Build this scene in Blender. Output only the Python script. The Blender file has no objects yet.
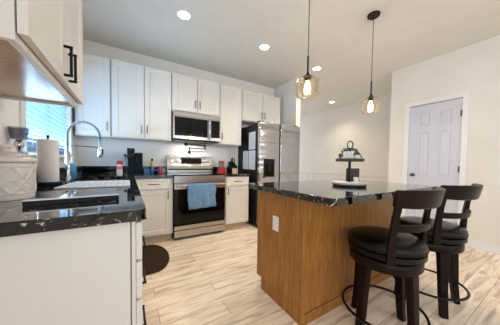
import bpy, bmesh, math, random
from mathutils import Vector, Matrix
random.seed(7)
scene = bpy.context.scene
col = scene.collection
PI = math.pi

# ------------------------------------------------------------------ camera
cam_d = bpy.data.cameras.new('camera')
cam = bpy.data.objects.new('camera', cam_d); col.objects.link(cam)
_y, _p, _r = math.radians(31.201), math.radians(-1.904), math.radians(.856)
_F = Vector((math.sin(_y)*math.cos(_p), math.cos(_y)*math.cos(_p), math.sin(_p)))
_R0 = Vector((math.cos(_y), -math.sin(_y), 0)); _U0 = _R0.cross(_F)
_R = _R0*math.cos(_r) + _U0*math.sin(_r); _U = -_R0*math.sin(_r) + _U0*math.cos(_r)
cam.matrix_world = Matrix(((_R.x, _U.x, -_F.x, .59), (_R.y, _U.y, -_F.y, -3.527), (_R.z, _U.z, -_F.z, 1.085), (0, 0, 0, 1)))
cam_d.sensor_fit = 'HORIZONTAL'; cam_d.sensor_width = 36; cam_d.lens = 200.397/500*36
cam_d.shift_y = 7.843/500
cam_d.clip_start = .02
scene.camera = cam

# ------------------------------------------------------------------ world, lights, exposure
w = bpy.data.worlds.new('world'); scene.world = w; w.use_nodes = True
bg = w.node_tree.nodes['Background']; bg.inputs[0].default_value = (.6, .78, 1, 1); bg.inputs[1].default_value = .6
def area(name, loc, rot, sx, sy, power, colr):
    d = bpy.data.lights.new(name, 'AREA'); d.shape = 'RECTANGLE'; d.size = sx; d.size_y = sy
    d.energy = power; d.color = colr
    o = bpy.data.objects.new(name, d); col.objects.link(o); o.location = loc; o.rotation_euler = rot
    return o
area('fill_behind_camera', (2.2, -7.05, 1.35), (PI/2, 0, 0), 3.2, 2.2, 40, (.78, .88, 1))          # added key fill behind the camera, at an unseen opening
area('fill_left_rear', (-.06, -5.3, 1.5), (0, -PI/2, 0), 1.5, 2.2, 60, (.85, .92, 1))               # added fill at an unseen left opening, brightens partition and island side
area('daylight_sink_window', (-.20, -1.02, 1.55), (0, -PI/2-.5, 0), 1.1, 1.3, 35, (.45, .72, 1))          # outside the window over the sink
area('fill_far_room', (4.6, 2.9, 1.5), (-PI/2, 0, 0), 1.8, 1.8, 32, (.69, .8, 1))               # added fill from the unseen end of the far room
scene.view_settings.view_transform = 'Standard'; scene.view_settings.look = 'None'
scene.view_settings.gamma = 1; scene.view_settings.use_curve_mapping = False
scene.view_settings.exposure = -.17

# ------------------------------------------------------------------ materials
def lin(c):
    return tuple(((v/255)/12.92 if v/255 <= .04045 else ((v/255+.055)/1.055)**2.4) for v in c) + (1,)
def mat(name, rgb, rough=.5, metal=0, **kw):
    m = bpy.data.materials.new(name); m.use_nodes = True
    b = m.node_tree.nodes['Principled BSDF']
    b.inputs['Base Color'].default_value = lin(rgb); b.inputs['Roughness'].default_value = rough
    b.inputs['Metallic'].default_value = metal
    for k, v in kw.items():
        b.inputs[k.replace('_', ' ')].default_value = v
    return m
def nd(m, t, **kw):
    n = m.node_tree.nodes.new(t)
    for k, v in kw.items(): setattr(n, k, v)
    return n
def lk(m, a, b): m.node_tree.links.new(a, b)
def coords(m, scale=(1, 1, 1), rot=(0, 0, 0)):
    tc = nd(m, 'ShaderNodeNewGeometry'); mp = nd(m, 'ShaderNodeMapping')
    mp.inputs['Scale'].default_value = scale; mp.inputs['Rotation'].default_value = rot
    lk(m, tc.outputs['Position'], mp.inputs[0]); return mp.outputs[0]
def noise(m, vec, scale, detail=4, rough=.55, dist=0):
    n = nd(m, 'ShaderNodeTexNoise'); n.inputs['Scale'].default_value = scale; n.inputs['Detail'].default_value = detail
    n.inputs['Roughness'].default_value = rough; n.inputs['Distortion'].default_value = dist
    lk(m, vec, n.inputs['Vector']); return n.outputs['Fac']
def ramp(m, fac, stops):
    r = nd(m, 'ShaderNodeValToRGB'); e = r.color_ramp.elements
    while len(e) < len(stops): e.new(.5)
    for i, (p, c) in enumerate(stops): e[i].position = p; e[i].color = lin(c)
    lk(m, fac, r.inputs[0]); return r.outputs[0]
def mixc(m, a, b, fac=None, f=.5, mode='MIX'):
    x = nd(m, 'ShaderNodeMix', data_type='RGBA', blend_type=mode); x.inputs[0].default_value = f
    if fac is not None: lk(m, fac, x.inputs[0])
    lk(m, a, x.inputs[6]); lk(m, b, x.inputs[7]); return x.outputs[2]
def setc(m, out): lk(m, out, m.node_tree.nodes['Principled BSDF'].inputs['Base Color'])
def bump(m, fac, s=.1, d=.01):
    b = nd(m, 'ShaderNodeBump'); b.inputs['Strength'].default_value = s; b.inputs['Distance'].default_value = d
    lk(m, fac, b.inputs['Height']); lk(m, b.outputs[0], m.node_tree.nodes['Principled BSDF'].inputs['Normal'])
def speck(m, rgb1, rgb2, scale=40, det=3):
    setc(m, ramp(m, noise(m, coords(m), scale, det), [(.3, rgb1), (.7, rgb2)]))

M = {}
def spec(k, v): M[k].node_tree.nodes['Principled BSDF'].inputs['Specular IOR Level'].default_value = v
M['wall'] = mat('wall_paint', (234, 226, 212), .85); speck(M['wall'], (231, 224, 213), (235, 229, 219), 3); bump(M['wall'], noise(M['wall'], coords(M['wall']), 180), .05, .002)
M['wallk'] = mat('kitchen_wall_paint', (242, 240, 236), .8); speck(M['wallk'], (240, 238, 233), (244, 242, 238), 3)
M['ceil'] = mat('ceiling_paint', (222, 216, 204), .9); speck(M['ceil'], (222, 218, 209), (227, 223, 214), 4); bump(M['ceil'], noise(M['ceil'], coords(M['ceil']), 120), .08, .003)
M['trim'] = mat('trim_white', (236, 233, 230), .4)
M['door'] = mat('door_paint', (210, 209, 218), .42)
M['cab'] = mat('cabinet_paint', (236, 230, 220), .38); speck(M['cab'], (224, 219, 211), (228, 223, 215), 5)
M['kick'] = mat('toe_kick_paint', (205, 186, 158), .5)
M['maple'] = mat('maple_underside', (186, 142, 104), .2); setc(M['maple'], ramp(M['maple'], noise(M['maple'], coords(M['maple'], (2, 30, 2)), 4), [(.3, (178, 132, 94)), (.7, (198, 154, 116))]))
M['edge'] = mat('drawer_box_wood', (214, 180, 128), .5)
M['black'] = mat('black_metal', (16, 15, 15), .35, .3)
M['bronze'] = mat('bronze_metal', (38, 27, 22), .4, .6)
M['steelpull'] = mat('pull_metal', (92, 84, 78), .35, .8)
M['gap'] = mat('dark_gap', (12, 12, 13), .6)
# stainless, horizontally brushed and gently wavy
def steel(name, rgb, rough, wavy=0):
    m = mat(name, rgb, rough, 1)
    v = coords(m, (1, 1, 90)); n = noise(m, v, 6, 2)
    if wavy:
        n2 = noise(m, coords(m, (.25, .25, 2.2)), 3.2, 1)
        a = nd(m, 'ShaderNodeMath', operation='MULTIPLY'); a.inputs[1].default_value = wavy; lk(m, n2, a.inputs[0])
        b = nd(m, 'ShaderNodeMath', operation='MULTIPLY'); b.inputs[1].default_value = .02; lk(m, n, b.inputs[0])
        c = nd(m, 'ShaderNodeMath', operation='ADD'); lk(m, a.outputs[0], c.inputs[0]); lk(m, b.outputs[0], c.inputs[1])
        bump(m, c.outputs[0], .6, .05)
    else: bump(m, n, .04, .002)
    return m
M['steel'] = steel('stainless_steel', (186, 181, 176), .27)
M['fsteel'] = steel('fridge_stainless', (192, 190, 190), .2, 2.2)
M['chrome'] = mat('chrome', (205, 205, 208), .12, 1)
M['glassblk'] = mat('black_glass', (3, 3, 4), .05)
M['fside'] = mat('fridge_side_grey', (28, 27, 28), .5)
M['plastic'] = mat('black_plastic', (9, 9, 11), .35)
M['teal'] = mat('dark_teal_plastic', (10, 26, 34), .5)
M['paper'] = mat('paper_white', (226, 226, 232), .8)
M['paperline'] = mat('paper_print', (150, 152, 164), .8)
# granite
def granite(name, lo=.585):
    m = mat(name, (10, 10, 11), .05); b = m.node_tree.nodes['Principled BSDF']
    v = coords(m); 
    wv = nd(m, 'ShaderNodeTexNoise'); wv.inputs['Scale'].default_value = 5; wv.inputs['Detail'].default_value = 3; lk(m, v, wv.inputs['Vector'])
    ad = mixc(m, v, wv.outputs['Color'], f=.35, mode='ADD')
    vein = ramp(m, noise(m, ad, 26, 6, .7, 1.2), [(.0, (6, 6, 7)), (lo-.02, (7, 7, 8)), (lo+.02, (110, 108, 100)), (lo+.07, (226, 218, 200))])
    sp = ramp(m, noise(m, v, 70, 3, .6), [(.0, (0, 0, 0)), (.64, (0, 0, 0)), (.74, (130, 130, 124))])
    setc(m, mixc(m, vein, sp, f=.8, mode='ADD'))
    b.inputs['Coat Weight'].default_value = .5; b.inputs['Coat Roughness'].default_value = .03; b.inputs['IOR'].default_value = 1.4
    return m
M['granite'] = granite('black_granite'); M['splash'] = granite('backsplash_granite', .68)
# island wood, vertical grain
def wood(name, a, b, c, scale, rough=.35, s=5):
    m = mat(name, a, rough); v = coords(m, scale)
    g = noise(m, v, s, 7, .62, .8); g2 = noise(m, v, s*5, 4, .6)
    c1 = ramp(m, g, [(.25, a), (.5, b), (.75, c)]); c2 = ramp(m, g2, [(.3, (150, 150, 150)), (.62, (255, 255, 255))])
    setc(m, mixc(m, c1, c2, f=.55, mode='MULTIPLY')); bump(m, g2, .12, .003); return m
M['oak'] = wood('stained_oak', (136, 84, 34), (172, 114, 52), (196, 138, 70), (9, 9, .7), .38)
M['stool'] = wood('espresso_wood', (20, 9, 6), (28, 14, 9), (42, 20, 12), (7, 7, 1.2), .3)
M['leather'] = mat('black_leather', (12, 10, 9), .3); bump(M['leather'], noise(M['leather'], coords(M['leather']), 160, 3), .15, .002)
# floor planks run along x
def floor_mat():
    m = mat('oak_plank_floor', (220, 196, 164), .36); v = coords(m)
    br = nd(m, 'ShaderNodeTexBrick'); br.offset = .37; br.inputs['Scale'].default_value = 1
    br.inputs['Brick Width'].default_value = 1.22; br.inputs['Row Height'].default_value = .15
    br.inputs['Mortar Size'].default_value = .0018; br.inputs['Bias'].default_value = 0
    br.inputs['Color1'].default_value = lin((240, 222, 198)); br.inputs['Color2'].default_value = lin((218, 196, 168))
    br.inputs['Mortar'].default_value = lin((160, 132, 104)); lk(m, v, br.inputs['Vector'])
    br2 = nd(m, 'ShaderNodeTexBrick'); br2.offset = .37
    for k, x in (('Scale', 1), ('Brick Width', 1.22), ('Row Height', .15), ('Mortar Size', 0), ('Bias', 0)): br2.inputs[k].default_value = x
    br2.inputs['Color1'].default_value = (0, 0, 0, 1); br2.inputs['Color2'].default_value = (9, 9, 9, 1); lk(m, v, br2.inputs['Vector'])
    vv = mixc(m, v, br2.outputs['Color'], f=1, mode='ADD')
    mp = nd(m, 'ShaderNodeMapping'); mp.inputs['Scale'].default_value = (1.3, 11, 1); lk(m, vv, mp.inputs[0])
    g = noise(m, mp.outputs[0], 1.7, 6, .6, 1.0)
    c1 = ramp(m, g, [(.32, (146, 116, 88)), (.44, (206, 182, 154)), (.58, (240, 226, 206)), (.8, (222, 204, 178))])
    out = mixc(m, br.outputs['Color'], c1, f=.72, mode='MULTIPLY')
    hs = nd(m, 'ShaderNodeHueSaturation'); hs.inputs['Value'].default_value = 1.5; hs.inputs['Saturation'].default_value = .72
    lk(m, out, hs.inputs['Color']); setc(m, hs.outputs[0]); bump(m, g, .05, .003)
    return m
M['floor'] = floor_mat()
def glass(name, rgb, rough=0, ior=1.45, mixt=.0):
    m = bpy.data.materials.new(name); m.use_nodes = True; nt = m.node_tree; nt.nodes.clear()
    o = nt.nodes.new('ShaderNodeOutputMaterial'); g = nt.nodes.new('ShaderNodeBsdfGlass'); t = nt.nodes.new('ShaderNodeBsdfTransparent')
    g.inputs['Color'].default_value = lin(rgb); g.inputs['Roughness'].default_value = rough; g.inputs['IOR'].default_value = ior
    t.inputs['Color'].default_value = lin(rgb)
    mx = nt.nodes.new('ShaderNodeMixShader'); mx.inputs[0].default_value = mixt
    nt.links.new(g.outputs[0], mx.inputs[1]); nt.links.new(t.outputs[0], mx.inputs[2]); nt.links.new(mx.outputs[0], o.inputs[0]); return m
M['paneglass'] = glass('window_glass', (240, 248, 255), 0, 1.45, .85)
M['amber'] = glass('amber_glass', (255, 252, 246), .02, 1.3, .65)
M['clear'] = glass('smoked_clear_glass', (212, 210, 214), .02, 1.2, .7)
def emit(name, rgb, s):
    m = mat(name, rgb, .5); b = m.node_tree.nodes['Principled BSDF']
    b.inputs['Emission Color'].default_value = lin(rgb); b.inputs['Emission Strength'].default_value = s; return m
M['lens'] = emit('downlight_lens', (255, 238, 212), 14)
M['bulb'] = emit('bulb_glow', (255, 214, 150), 22)
M['led'] = emit('display_led', (150, 170, 190), .25)
# blinds: translucent vinyl slats
def blindmat():
    m = mat('blind_slats', (226, 236, 244), .5); nt = m.node_tree; b = nt.nodes['Principled BSDF']
    t = nt.nodes.new('ShaderNodeBsdfTranslucent'); t.inputs[0].default_value = lin((215, 232, 245))
    mx = nt.nodes.new('ShaderNodeMixShader'); mx.inputs[0].default_value = .55
    nt.links.new(b.outputs[0], mx.inputs[1]); nt.links.new(t.outputs[0], mx.inputs[2]); nt.links.new(mx.outputs[0], nt.nodes['Material Output'].inputs[0]); return m
M['blind'] = blindmat()
M['ceramic'] = mat('cream_ceramic', (226, 216, 208), .25)
M['towelpaper'] = mat('paper_towel', (226, 218, 212), .9); bump(M['towelpaper'], noise(M['towelpaper'], coords(M['towelpaper']), 120), .2, .003)
M['blue'] = mat('blue_terry', (104, 140, 176), .95); speck(M['blue'], (84, 122, 160), (130, 164, 196), 60); bump(M['blue'], noise(M['blue'], coords(M['blue']), 220), .6, .006)
M['brownmat'] = mat('brown_mat', (62, 46, 34), .9); speck(M['brownmat'], (50, 37, 27), (72, 54, 40), 90); bump(M['brownmat'], noise(M['brownmat'], coords(M['brownmat']), 150), .3, .004)
M['red'] = mat('red_plastic', (190, 36, 34), .35)
M['whitep'] = mat('white_plastic', (232, 228, 222), .35)
M['soapblue'] = mat('soap_blue', (70, 140, 190), .2)
M['yellow'] = mat('yellow_oil', (206, 176, 72), .25)
M['pink'] = mat('pink_glaze', (204, 76, 110), .4)
M['sponge'] = mat('blue_box', (70, 112, 160), .5)
M['blockwood'] = mat('light_block_wood', (214, 186, 140), .5)
M['topreflection'] = mat('bar_top_reflection', (200, 198, 196), .3, 1)  # silver metal standing in for light reflected on the bar's top
M['leaf'] = mat('dark_leaf', (36, 52, 34), .6)
M['darkwood'] = mat('dark_tray_wood', (58, 42, 34), .5)
M['photo'] = mat('dark_picture', (58, 40, 34), .4)
M['wax'] = mat('white_wax', (236, 230, 220), .5)
M['marble'] = mat('white_tray', (224, 220, 216), .3)
def matp():
    m = mat('white_silicone', (226, 230, 236), .45); return m
M['rack'] = matp(); M['rackline'] = mat('grey_groove', (158, 166, 178), .5)

for k, v in (('oak', .3), ('stool', .14), ('leather', .25), ('plastic', .25), ('black', .3), ('teal', .15), ('gap', .1), ('glassblk', .3), ('brownmat', .1), ('maple', .5), ('fside', .3)): spec(k, v)
# ------------------------------------------------------------------ mesh helpers
def build(name, bm, m, parent=None, smooth=False, bev=0, seg=2, loc=None):
    me = bpy.data.meshes.new(name); bmesh.ops.recalc_face_normals(bm, faces=bm.faces[:])
    bm.to_mesh(me); bm.free()
    o = bpy.data.objects.new(name, me); col.objects.link(o)
    for x in (m if isinstance(m, (list, tuple)) else [m]): me.materials.append(x)
    if parent is not None:
        o.parent = parent
        o.matrix_parent_inverse = Matrix.Translation(-Vector(parent.location)) if parent.type == 'EMPTY' else Matrix.Identity(4)
    if smooth:
        for p in me.polygons: p.use_smooth = True
    if bev:
        b = o.modifiers.new('bevel', 'BEVEL'); b.width = bev; b.segments = seg; b.limit_method = 'ANGLE'; b.angle_limit = math.radians(40)
    if smooth == 'auto':
        me.set_sharp_from_angle(angle=math.radians(40))
    if loc: o.location = loc
    return o
def box(bm, x0, x1, y0, y1, z0, z1, mi=0):
    v = [bm.verts.new((x, y, z)) for z in (z0, z1) for y in (y0, y1) for x in (x0, x1)]
    for f in ((0, 2, 3, 1), (4, 5, 7, 6), (0, 1, 5, 4), (2, 6, 7, 3), (0, 4, 6, 2), (1, 3, 7, 5)):
        bm.faces.new([v[i] for i in f]).material_index = mi
def BX(*a, mi=0):
    bm = bmesh.new(); box(bm, *a, mi=mi); return bm
def lathe(bm, prof, cx=0, cy=0, n=32, mi=0, sx=1, sy=1):
    rings = []
    for r, z in prof:
        if r < 1e-5: rings.append([bm.verts.new((cx, cy, z))])
        else: rings.append([bm.verts.new((cx+sx*r*math.cos(2*PI*i/n), cy+sy*r*math.sin(2*PI*i/n), z)) for i in range(n)])
    for a, b in zip(rings, rings[1:]):
        for i in range(n):
            j = (i+1) % n
            if len(a) == 1 and len(b) == 1: continue
            if len(a) == 1: f = bm.faces.new((a[0], b[i], b[j]))
            elif len(b) == 1: f = bm.faces.new((a[i], a[j], b[0]))
            else: f = bm.faces.new((a[i], a[j], b[j], b[i]))
            f.material_index = mi
def LT(prof, **k):
    bm = bmesh.new(); lathe(bm, prof, **k); return bm
def tube(bm, pts, r, n=10, closed=False, mi=0, caps=True):
    pts = [Vector(p) for p in pts]; N = len(pts); rings = []; up = None
    for i, p in enumerate(pts):
        if closed: t = (pts[(i+1) % N]-pts[i-1])
        else: t = pts[min(i+1, N-1)]-pts[max(i-1, 0)]
        t.normalize()
        if up is None: up = Vector((0, 0, 1)) if abs(t.z) < .9 else Vector((1, 0, 0))
        s = t.cross(up).normalized(); up = s.cross(t).normalized()
        rr = r[i] if isinstance(r, (list, tuple)) else r
        rings.append([bm.verts.new(p+rr*(s*math.cos(2*PI*k/n)+up*math.sin(2*PI*k/n))) for k in range(n)])
    for i in range(N if closed else N-1):
        a, b = rings[i], rings[(i+1) % N]
        for k in range(n): bm.faces.new((a[k], a[(k+1) % n], b[(k+1) % n], b[k])).material_index = mi
    if not closed and caps:
        bm.faces.new(rings[0][::-1]).material_index = mi; bm.faces.new(rings[-1]).material_index = mi
def TB(*a, **k):
    bm = bmesh.new(); tube(bm, *a, **k); return bm
def sweep(bm, secs, mi=0):
    """secs: list of equal-length vertex loops -> closed solid"""
    R_ = [[bm.verts.new(p) for p in s] for s in secs]; n = len(R_[0])
    for a, b in zip(R_, R_[1:]):
        for k in range(n): bm.faces.new((a[k], a[(k+1) % n], b[(k+1) % n], b[k])).material_index = mi
    bm.faces.new(R_[0][::-1]).material_index = mi; bm.faces.new(R_[-1]).material_index = mi
def slab(bm, outline, z0, z1, holes=(), mi=0):
    """horizontal plate from outline polygon with holes"""
    es = []
    for lp in [outline]+list(holes):
        vs = [bm.verts.new((x, y, z0)) for x, y in lp]
        es += [bm.edges.new((vs[i], vs[(i+1) % len(vs)])) for i in range(len(vs))]
    r = bmesh.ops.triangle_fill(bm, use_beauty=True, edges=es)
    fs = [g for g in r['geom'] if isinstance(g, bmesh.types.BMFace)]
    e = bmesh.ops.extrude_face_region(bm, geom=fs)
    for v in e['geom']:
        if isinstance(v, bmesh.types.BMVert): v.co.z += z1-z0
    for f in bm.faces: f.material_index = mi
def arc(cx, cy, r, a0, a1, n=8):
    return [(cx+r*math.cos(math.radians(a0+(a1-a0)*i/n)), cy+r*math.sin(math.radians(a0+(a1-a0)*i/n))) for i in range(n+1)]
def shaker(bm, T, w, h, t=.02, fw=.057, dep=.008, mi=0):
    """shaker door: T maps local (u,v,n) to world; lower-left at origin"""
    def q(u, v, n): return bm.verts.new(T @ Vector((u, v, n)))
    fw = min(fw, w*.3, h*.33)
    e = .006
    O = [q(0, 0, 0), q(w, 0, 0), q(w, h, 0), q(0, h, 0)]
    A = [q(0, 0, t), q(w, 0, t), q(w, h, t), q(0, h, t)]
    B = [q(fw, fw, t), q(w-fw, fw, t), q(w-fw, h-fw, t), q(fw, h-fw, t)]
    Cc = [q(fw+e, fw+e, t-dep), q(w-fw-e, fw+e, t-dep), q(w-fw-e, h-fw-e, t-dep), q(fw+e, h-fw-e, t-dep)]
    bm.faces.new(O[::-1]); bm.faces.new(Cc)
    for X, Y in ((O, A), (A, B), (B, Cc)):
        for i in range(4): bm.faces.new((X[i], X[(i+1) % 4], Y[(i+1) % 4], Y[i]))
    for f in bm.faces: f.material_index = mi
def frame_T(o, d):
    """local u,v,n -> world for a face that looks towards -y, +x or +y"""
    u, n = {'-y': ((1, 0, 0), (0, -1, 0)), '+x': ((0, 1, 0), (1, 0, 0)), '+y': ((-1, 0, 0), (0, 1, 0)), '-x': ((0, -1, 0), (-1, 0, 0))}[d]
    return Matrix(((u[0], 0, n[0], o[0]), (u[1], 0, n[1], o[1]), (0, 1, 0, o[2]), (0, 0, 0, 1)))
def pull(T, u, v, L, vert, r=.005, off=.03):
    bm = bmesh.new()
    d = Vector((0, L/2, 0)) if vert else Vector((L/2, 0, 0))
    c = Vector((u, v, 0))
    P_ = [c-d, c-d+Vector((0, 0, off)), c+d+Vector((0, 0, off)), c+d]
    tube(bm, [T @ p for p in (P_[1]-d*.0, P_[2])], r, 6)
    tube(bm, [T @ P_[0], T @ (P_[1]+Vector((0, 0, r)))], r, 6); tube(bm, [T @ P_[3], T @ (P_[2]+Vector((0, 0, r)))], r, 6)
    return bm
def tag(o, label, cat, group=None):
    o['label'] = label; o['category'] = cat
    if group: o['group'] = group
    return o
def thing(name, label, cat, loc=(0, 0, 0), group=None):
    o = bpy.data.objects.new(name, None); col.objects.link(o); o.location = loc; o.empty_display_size = .1
    return tag(o, label, cat, group)
def struct(name, bm, m, **k):
    o = build(name, bm, m, **k); o['kind'] = 'structure'; return o
def copy_tree(o, parent=None):
    c = o.copy(); col.objects.link(c); c.parent = parent
    for ch in o.children: copy_tree(ch, c)
    return c

# ------------------------------------------------------------------ the room
H = 2.724
XS0, XS1, YS = 3.31, 3.42, -.69           # partition beside the fridge
XD, XF, YD = 4.528, 5.757, -1.76          # closet wall with the door, far room's wall
struct('floor', BX(-.12, 6.0, -7.2, 3.2, -.06, 0), M['floor'])
struct('ceiling', BX(-.12, 6.0, -7.2, 3.2, H, H+.08), M['ceil'])
WY0, WY1, WZ0, WZ1 = -1.62, -.42, 1.14, 2.15
bm = bmesh.new()
box(bm, -.12, 0, -7.1, -6.45, 0, H); box(bm, -.12, 0, -4.15, WY0, 0, H); box(bm, -.12, 0, -6.45, -4.15, 0, .7); box(bm, -.12, 0, -6.45, -4.15, 2.3, H); box(bm, -.12, 0, WY1, .12, 0, H); box(bm, -.12, 0, WY0, WY1, 0, WZ0); box(bm, -.12, 0, WY0, WY1, WZ1, H)  # opening behind the camera is cut for the added left fill
struct('wall_left', bm, M['wallk'])
struct('wall_back', BX(0, XS1, 0, .12, 0, H), M['wallk'])
struct('wall_partition', BX(XS0, XS1, YS, 0, 0, H), M['wall'])
bm = bmesh.new(); box(bm, XF, XF+.12, YD, 3.2, 0, H)
struct('wall_far', bm, M['wall'])
struct('wall_closet', BX(XD+.1, XF+.12, YD, YD+.0-.1, 0, H), M['wall'])
DY0, DY1, DZ = -2.655, -2.043, 2.045
bm = bmesh.new()
box(bm, XD, XD+.1, -7.1, DY0, 0, H); box(bm, XD, XD+.1, DY1, YD, 0, H); box(bm, XD, XD+.1, DY0, DY1, DZ, H)
struct('wall_right', bm, M['wall'])
bm = bmesh.new()
box(bm, XS1-.11, XS1, .12, 3.2, 0, H)
struct('wall_hall', bm, M['wall'])
bm = bmesh.new(); box(bm, XS1, 3.7, 3.08, 3.2, 0, H); box(bm, 5.5, XF, 3.08, 3.2, 0, H); box(bm, 3.7, 5.5, 3.08, 3.2, 0, .6); box(bm, 3.7, 5.5, 3.08, 3.2, 2.4, H)
struct('wall_rear', bm, M['wall'])
bm = bmesh.new(); box(bm, 0, .6, -7.1, -7, 0, H); box(bm, 3.8, XD, -7.1, -7, 0, H); box(bm, .6, 3.8, -7.1, -7, 0, .25); box(bm, .6, 3.8, -7.1, -7, 2.45, H)
struct('wall_front', bm, M['wall'])
# baseboards
bm = bmesh.new(); box(bm, XD-.015, XD, -7, DY0-.07, 0, .09); box(bm, XD-.015, XD, DY1+.07, YD, 0, .09); box(bm, XD-.015, XD, -7, DY0-.07, .09, .10); box(bm, XD-.009, XD, -7, DY0-.07, .10, .112)
struct('baseboard_right', bm, M['trim'], bev=.003)
struct('baseboard_far', BX(XF-.015, XF, YD, 3.08, 0, .1), M['trim'], bev=.003)
# chair rail and a picture-frame panel below
bm = bmesh.new(); box(bm, XF-.022, XF, YD, 3.08, .835, .86); box(bm, XF-.012, XF, YD, 3.08, .815, .835)
struct('trim_1', bm, M['trim'], bev=.004)
bm = bmesh.new()
for y0, y1 in ((-1.55, -.35), (-.15, 1.05), (1.25, 2.4)):
    for a in ((y0, y1, .73, .75), (y0, y1, .2, .22), (y0, y0+.02, .22, .73), (y1-.02, y1, .22, .73)): box(bm, XF-.012, XF, *a)
struct('trim_2', bm, M['trim'], bev=.003)

# ---- panel door
door = thing('door_1', '', ''); del door['label']; del door['category']; door['kind'] = 'structure'; door.location = (XD, (DY0+DY1)/2, 0)
bm = bmesh.new()
T = frame_T((XD+.045, DY1-.005, .01), '-x'); W, Hh = DY1-DY0-.01, DZ-.02
def panel_door(bm, T, W, Hh, t=.035):
    sx = [0, .105, .105+(W-.31)/2, W-.105-(W-.31)/2, W-.105, W]
    sz = [0, .22, .78, .93, 1.60, 1.70, Hh-.12, Hh]
    def q(u, v, n): return bm.verts.new(T @ Vector((u, v, n)))
    for i in range(5):
        for j in range(7):
            x0, x1, z0, z1 = sx[i], sx[i+1], sz[j], sz[j+1]
            if i in (1, 3) and j in (1, 3, 5):
                lv = [(0, t), (.008, t-.010), (.022, t-.010), (.04, t-.002)]
                L_ = [[q(x0+d, z0+d, n), q(x1-d, z0+d, n), q(x1-d, z1-d, n), q(x0+d, z1-d, n)] for d, n in lv]
                for A, B in zip(L_, L_[1:]):
                    for k in range(4): bm.faces.new((A[k], A[(k+1) % 4], B[(k+1) % 4], B[k]))
                bm.faces.new(L_[-1])
            else: bm.faces.new([q(x0, z0, t), q(x1, z0, t), q(x1, z1, t), q(x0, z1, t)])
    O = [q(0, 0, 0), q(W, 0, 0), q(W, Hh, 0), q(0, Hh, 0)]; A = [q(0, 0, t), q(W, 0, t), q(W, Hh, t), q(0, Hh, t)]
    bm.faces.new(O)
    for k in range(4): bm.faces.new((O[k], O[(k+1) % 4], A[(k+1) % 4], A[k]))
    bmesh.ops.remove_doubles(bm, verts=bm.verts[:], dist=1e-5)
panel_door(bm, T, W, Hh)
build('door_leaf', bm, M['door'], door)
bm = bmesh.new(); c = .065
box(bm, XD-.016, XD, DY1, DY1+c, 0, DZ+c); box(bm, XD-.016, XD, DY0-c, DY0, 0, DZ+c); box(bm, XD-.016, XD, DY0, DY1, DZ, DZ+c)
box(bm, XD, XD+.1, DY1-.004, DY1, 0, DZ); box(bm, XD, XD+.1, DY0, DY0+.004, 0, DZ)
build('door_casing', bm, M['trim'], door, bev=.004)
ky = DY1-.075
bm = bmesh.new(); lathe(bm, [(0, 0), (.026, 0), (.026, .006), (.012, .012), (.011, .03), (.022, .036), (.027, .048), (.024, .06), (.012, .067), (0, .068)], n=20)
bmesh.ops.transform(bm, matrix=Matrix.Translation((XD+.01, ky, .945)) @ Matrix.Rotation(-PI/2, 4, 'Y'), verts=bm.verts[:])
build('door_knob', bm, M['steelpull'], door, smooth=True)
for hz in (.25, 1.05, 1.83):
    bm = bmesh.new(); tube(bm, [(XD+.004, DY0+.004, hz-.045), (XD+.004, DY0+.004, hz+.045)], .007, 8); box(bm, XD+.004, XD+.011, DY0+.004, DY0+.022, hz-.042, hz+.042)
    build('hinge', bm, M['steelpull'], door)

# ---- window over the sink with blinds
win = thing('window_1', '', ''); del win['label']; del win['category']; win['kind'] = 'structure'; win.location = (0, (WY0+WY1)/2, WZ0)
bm = bmesh.new(); c = .06
box(bm, 0, .014, WY0-c, WY0, WZ0-.02, WZ1+c); box(bm, 0, .014, WY1, WY1+c, WZ0-.02, WZ1+c); box(bm, 0, .014, WY0, WY1, WZ1, WZ1+c)
box(bm, -.1, -.07, WY0, WY0+.04, WZ0, WZ1); box(bm, -.1, -.07, WY1-.04, WY1, WZ0, WZ1); box(bm, -.1, -.07, WY0+.04, WY1-.04, WZ0, WZ0+.04); box(bm, -.1, -.07, WY0+.04, WY1-.04, WZ1-.04, WZ1)
box(bm, -.1, -.07, -1.04, -1.0, WZ0+.04, WZ1-.04)
build('window_frame', bm, M['trim'], win, bev=.003)
build('window_sill', BX(-.1, .035, WY0-c, WY1+c, WZ0-.02, WZ0), M['trim'], win, bev=.004)
build('window_pane', BX(-.088, -.082, WY0+.04, WY1-.04, WZ0+.04, WZ1-.04), M['paneglass'], win)
bl = thing('window_blind', 'white horizontal slat blind hanging in the window over the sink', 'blind', (-.03, -1.02, WZ0))
bm = bmesh.new(); nz = int((WZ1-WZ0-.07)/.043)
for i in range(nz):
    z = WZ0+.035+i*.043; a = math.radians(-28); dx, dz = .024*math.cos(a), .024*math.sin(a)
    vs = []
    for k in range(5):
        s = -1+k/2; b_ = .003*(1-s*s)
        vs.append((-.032+dx*s, z-dz*s+b_))
    lo_ = [(x, zz-.002) for x, zz in vs]
    prof = vs+lo_[::-1]
    sweep(bm, [[(x, WY0+.008, zz) for x, zz in prof], [(x, WY1-.008, zz) for x, zz in prof]])
build('slats', bm, M['blind'], bl)
build('head_rail', BX(-.06, -.006, WY0+.006, WY1-.006, WZ1-.045, WZ1-.002), M['trim'], bl, bev=.003)
build('bottom_rail', BX(-.055, -.01, WY0+.008, WY1-.008, WZ0+.004, WZ0+.018), M['blind'], bl, bev=.003)
bm = bmesh.new()
for y in (-1.45, -1.02, -.6): tube(bm, [(-.008, y, WZ0+.02), (-.008, y, WZ1-.04)], .0012, 5)
build('ladder_cord', bm, M['whitep'], bl)

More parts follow.
